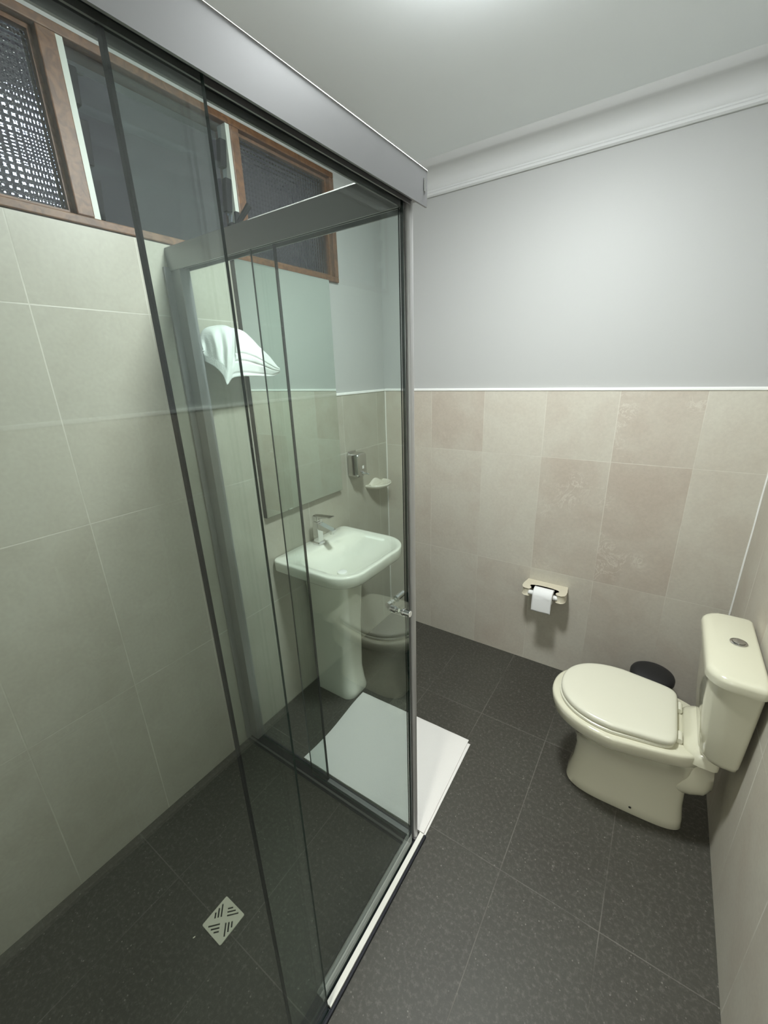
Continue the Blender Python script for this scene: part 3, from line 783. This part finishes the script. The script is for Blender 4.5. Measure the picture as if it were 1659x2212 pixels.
# ------------------------------------------------------------------ toilet
CY = 1.487
to = thing('toilet', (1.47, CY, 0.0), 'cream close-coupled toilet with its lid closed', 'toilet')
def egg(z, xf_, xc, xb, hw, taper=0.0, nf=2.15, nb=5.0, n=64, cy=CY):
    r = []
    for k in range(n):
        a = 2 * math.pi * k / n; ca, sa = math.cos(a), math.sin(a)
        e = nf if ca < 0 else nb
        sx = abs(ca) ** (2 / e) * (1 if ca >= 0 else -1); sy = abs(sa) ** (2 / e) * (1 if sa >= 0 else -1)
        x = xc + (sx * (xb - xc) if ca >= 0 else sx * (xc - xf_))
        wdt = hw * (1 - taper * max(0, (x - xc) / (xb - xc)))
        r.append((x, cy + sy * wdt, z))
    return r
bm = bmesh.new()
loft(bm, [egg(0.000, 1.275, 1.42, 1.660, 0.088, 0.05, 3.0), egg(0.006, 1.268, 1.42, 1.664, 0.092, 0.05, 3.0), egg(0.040, 1.272, 1.42, 1.660, 0.088, 0.05, 3.0),
          egg(0.10, 1.285, 1.42, 1.652, 0.083, 0.05, 2.8), egg(0.18, 1.288, 1.42, 1.648, 0.086, 0.05, 2.6), egg(0.24, 1.272, 1.42, 1.648, 0.098, 0.08, 2.4),
          egg(0.285, 1.240, 1.41, 1.650, 0.122, 0.14, 2.3), egg(0.318, 1.210, 1.41, 1.655, 0.150, 0.20, 2.25), egg(0.340, 1.194, 1.41, 1.660, 0.168, 0.24, 2.2),
          egg(0.347, 1.187, 1.41, 1.665, 0.175, 0.26), egg(0.353, 1.180, 1.41, 1.668, 0.183, 0.27), egg(0.392, 1.176, 1.41, 1.668, 0.187, 0.27),
          egg(0.398, 1.178, 1.41, 1.667, 0.185, 0.27), egg(0.401, 1.184, 1.41, 1.664, 0.179, 0.27)])
rings = [rrect(1.598 + g, 1.700, CY - 0.128 + g, CY + 0.128 - g, (0.05, 0.02, 0.02, 0.05), z, 6) for z, g in ((0.37, 0.0), (0.400, 0.0), (0.412, 0.008), (0.424, 0.020), (0.432, 0.028))]
loft(bm, rings)                                                  # raised shelf that carries the cistern
tube(bm, [(1.60, CY, 0.215), (1.65, CY, 0.225), (1.690, CY, 0.230), (1.712, CY, 0.230)], [0.078, 0.076, 0.066, 0.045], 28)   # trap bulge
obj('bowl', bm, M_CREAM, to, True, 50)
TC = 1.480
def tank_ring(z, x0, x1, hw, r): return rrect(x0, x1, TC - hw, TC + hw, (r, 0.018, 0.018, r), z, 10)
bm = bmesh.new()
loft(bm, [tank_ring(0.428, 1.650, 1.726, 0.150, 0.045), tank_ring(0.434, 1.640, 1.730, 0.160, 0.05), tank_ring(0.452, 1.632, 1.731, 0.166, 0.055), tank_ring(0.56, 1.620, 1.732, 0.176, 0.06),
          tank_ring(0.66, 1.612, 1.733, 0.184, 0.06), tank_ring(0.732, 1.608, 1.734, 0.188, 0.06)])
tk = obj('tank', bm, M_CREAM, to, True, 50)
bm = bmesh.new()
loft(bm, [tank_ring(0.728, 1.604, 1.735, 0.192, 0.06), tank_ring(0.732, 1.598, 1.737, 0.199, 0.062), tank_ring(0.752, 1.597, 1.738, 0.201, 0.062), tank_ring(0.760, 1.599, 1.737, 0.199, 0.062),
          tank_ring(0.766, 1.604, 1.734, 0.193, 0.06), tank_ring(0.769, 1.613, 1.728, 0.183, 0.055)])
tl = obj('tank_lid', bm, M_CREAM, to, True, 50)
bm = bmesh.new(); lathe(bm, [(0.0225, 0.7685), (0.0225, 0.7715), (0.0200, 0.7728), (0.0198, 0.7715), (0.0165, 0.7715), (0.0160, 0.7745), (0.0130, 0.7755), (0.0010, 0.7757)], (1.683, 1.494), 36)
obj('flush_button', bm, M_STEEL, tl, True)
# seat ring and closed lid
bm = bmesh.new()
o1 = [egg(z, 1.203 + g, 1.40, 1.580 - g, 0.168 - g, 0.17, 2.2, 9.0) for z, g in ((0.4015, 0.004), (0.404, 0.0), (0.412, 0.0), (0.4145, 0.004))]
i1 = [egg(z, 1.260, 1.40, 1.520, 0.110, 0.1, 2.2, 3.0) for z in (0.4145, 0.4015)]
loft(bm, o1 + i1 + [o1[0]], False, False); obj('seat', bm, M_SEAT, to, True, 50)
bm = bmesh.new()
loft(bm, [egg(z, 1.206 + g, 1.40, 1.582 - g, 0.166 - g, 0.15, 2.2, 10.0) for z, g in ((0.4165, 0.006), (0.419, 0.001), (0.422, 0.0), (0.431, 0.0), (0.436, 0.003), (0.4385, 0.009), (0.4395, 0.020), (0.4400, 0.06))])
lid = obj('seat_lid', bm, M_SEAT, to, True, 50)
for s in (-1, 1):
    bm = bmesh.new(); tube(bm, [(1.590, CY + s * 0.075 - 0.02, 0.412), (1.590, CY + s * 0.075 + 0.02, 0.412)], 0.0095, 16)
    obj('hinge', bm, M_SEAT, to, True)
bm = bmesh.new(); tube(bm, [(1.500, CY - 0.0915, 0.034), (1.500, CY - 0.0895, 0.0345)], 0.0045, 14); obj('fixing_hole', bm, M_HOLE, to)

# ------------------------------------------------------------------ black bin between toilet and back wall
bn = thing('waste_bin', (1.517, 1.966, 0.0), 'round black waste bin between the toilet and the back wall', 'bin')
bm = bmesh.new(); lathe(bm, [(0.070, 0.0), (0.074, 0.004), (0.082, 0.19), (0.084, 0.222)], (1.517, 1.966), 48); obj('body', bm, M_BLACK, bn, True)
bm = bmesh.new(); lathe(bm, [(0.086, 0.216), (0.0885, 0.220), (0.0885, 0.234), (0.085, 0.242), (0.070, 0.250), (0.040, 0.255), (0.002, 0.257)], (1.517, 1.966), 48); obj('lid', bm, M_BLACK, bn, True)
